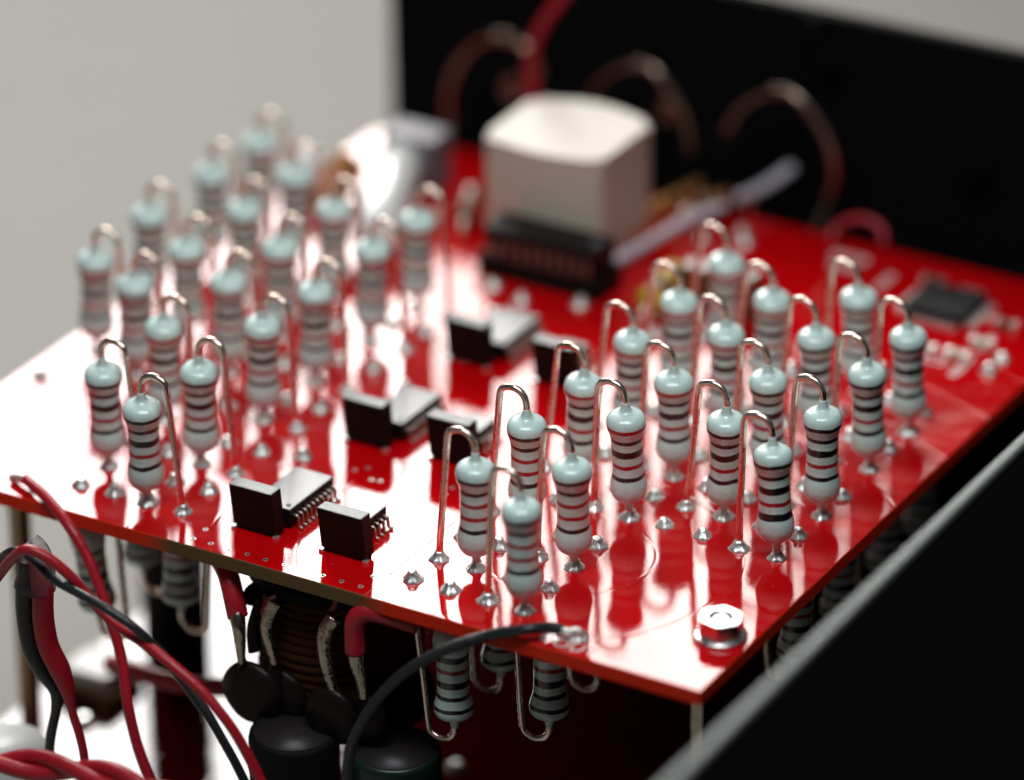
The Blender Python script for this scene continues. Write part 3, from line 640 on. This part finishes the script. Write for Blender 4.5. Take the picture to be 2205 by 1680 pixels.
# electrolytic and other parts between the boards
def can(px, py, z, r, h, label, top=M_BLK, side_=M_BLK):
    c = onz(px, py, z)
    t = thing('capacitor', label, 'capacitor', (c.x, c.y, z-h))
    link('sleeve', lathe([(r*.96, 0), (r, .02), (r, h-.05), (r*.97, h-.01), (r*.90, h)], 48), side_, t)
    link('top_disc', lathe([(r*.88, h-.02), (r*.88, h+.003)], 48), top, t)
    return t
M_CANTOP = mat('dark_can_top', (.022, .018, .02), .4, 0, spec=.3, noise=.1)
can(632, 1572, -1.15, .30, LZ*-1-1.15, 'black can capacitor with dull grey top below the left disc pair', M_CANTOP)
can(850, 1610, -1.25, .31, LZ*-1-1.25, 'black can capacitor with greenish rim below the black wire', M_CANTOP, mat('dark_green_sleeve', (.006, .02, .014), .35))
tall = onz(372, 1440, LZ); t_ = thing('capacitor', 'tall black can capacitor standing behind the left hanging resistors', 'capacitor', (tall.x-.09, tall.y+.2, LZ))
link('sleeve', lathe([(.23, 0), (.24, .02), (.24, 2.1), (.22, 2.15)], 40), M_BLK, t_); link('top_disc', lathe([(.2, 2.14), (.2, 2.153)], 40), M_CANTOP, t_)
wcp = onz(15, 1600, -1.6); t_ = thing('white_can', 'round white topped can in the bottom left corner, blurred', 'capacitor', (wcp.x, wcp.y, -2.6))
link('sleeve', lathe([(.27, 0), (.29, .03), (.29, .93), (.26, 1.0)], 40), M_WHITE, t_)
c = onz(212, 1482, LZ); t_ = thing('terminal_block', 'small pale terminal on the far left edge of the lower board, blurred', 'connector', (c.x, c.y, LZ))
link('housing', box(-.20, .20, -.18, .18, 0, .22, .03), M_WHITE, t_, smooth=False); link('clamp', box(-.22, .22, -.24, -.185, 0, .12, .01), M_BRASS, t_, smooth=False)
link('clamp', box(.205, .26, -.2, .2, 0, .1, .01), M_BRASS, t_, smooth=False)

# wound bobbin under the board
bc = ony(735, 1400, .75)
bob = thing('wound_coil', 'dark wound coil with brown copper turns under the front edge of the board', 'coil', (bc.x, bc.y, -1.35))
link('core', lathe([(.62, .02), (.62, .10), (.46, .10), (.46, 1.05), (.62, 1.05), (.62, 1.16)], 48), M_BLK, bob)
bm = bmesh.new(); pts = []
for i in range(13*36):
    a = i/36*2*math.pi; z = .14+i/(13*36)*.86; pts.append(Vector(((.52+.008*math.sin(i*.37))*math.cos(a), (.52+.008*math.sin(i*.37))*math.sin(a), z)))
tube_into(bm, pts, .042, 8); link('winding', bm, M_COPPER, bob)

# bent tabs, red sleeves and dipped discs
def disc_pair(c1, c2, yy, label, r=.20):
    t = thing('disc_capacitor', label, 'capacitor', tuple(ony(*c1, yy)))
    for k, cc in enumerate((c1, c2)):
        bm = bmesh.new(); bmesh.ops.create_uvsphere(bm, u_segments=36, v_segments=20, radius=1)
        p = ony(*cc, yy+k*.12)
        for v in bm.verts:
            x, y, z = v.co; v.co = Vector((x*r*(1+.10*math.sin(3*x)), y*.085, z*r*1.02))
        o = link('disc', bm, M_DIP, t, loc=p-t.location)
    return t
dl = disc_pair((540, 1490), (598, 1502), .05, 'pair of black dipped discs hanging from the left metal tabs', .225)
dr = disc_pair((712, 1538), (775, 1545), .08, 'pair of black dipped discs hanging below the right metal tabs')
def strap(parent, pts, r, m=M_TAB, name='tab', flat=.75):
    o = link(name, tube(pts, r, 14, flat=flat), m, parent); o.location = -parent.location
Yp = .0
strap(dl, [ony(508, 1315, Yp+.05), ony(514, 1350, Yp), ony(518, 1395, Yp), ony(520, 1428, Yp)], lambda t: .078*(1-.6*t))
strap(dl, [ony(522, 1415, Yp+.02), ony(524, 1440, Yp+.03), ony(530, 1465, Yp+.04)], lambda t: .022+.035*t, M_DIP, 'neck', 1)
strap(dl, [ony(590, 1290, .15), ony(577, 1320, .12), ony(572, 1355, .1), ony(583, 1395, .1), ony(592, 1432, .1)], lambda t: .078*(1-.6*t))
strap(dl, [ony(592, 1420, .12), ony(594, 1445, .12), ony(594, 1470, .12)], lambda t: .022+.035*t, M_DIP, 'neck', 1)
strap(dl, [ony(602, 1245, .25), ony(605, 1270, .2), ony(592, 1285, .15), ony(574, 1292, .12)], .022, M_LEAD, 'lead', 1)
strap(dl, [ony(530, 1300, .2), ony(545, 1270, .25), ony(575, 1262, .3), ony(560, 1300, .15), ony(546, 1350, .1), ony(548, 1400, .1)], .055, M_DIP, 'strap', .6)
strap(dr, [ony(724, 1275, .25), ony(722, 1300, .2), ony(712, 1318, .15), ony(722, 1330, .12)], .020, M_LEAD, 'lead', 1)
strap(dr, [ony(722, 1330, .1), ony(706, 1350, .08), ony(698, 1385, .06), ony(702, 1425, .06), ony(712, 1465, .08), ony(725, 1500, .1)], lambda t: .062*(1-.4*t))
strap(dr, [ony(766, 1395, .02), ony(768, 1430, .02), ony(776, 1465, .04), ony(782, 1505, .06)], lambda t: .064*(1-.5*t))
wire([ony(478, 1210, .22), ony(492, 1240, .12), ony(503, 1285, .06), ony(512, 1328, .04)], .070, M_REDW, 'red sleeve bending down from under the board to the left tab', 'sleeve', 'sleeve')
wire([ony(900, 1345, .12), ony(840, 1326, .08), ony(790, 1316, .04), ony(767, 1335, .02), ony(764, 1365, .02), ony(765, 1405, .02)], .068, M_REDW, 'red sleeve bending down from under the board to the right tab', 'sleeve', 'sleeve')
# solder dots and a few parts on the lower board that catch the light
for (px, py) in ((985, 1655), (180, 1560)):
    p = onz(px, py, LZ); link('solder_joint', solder_bm(True, 1.3), M_SOLD, low, smooth=False, loc=(p.x, p.y, LZ))
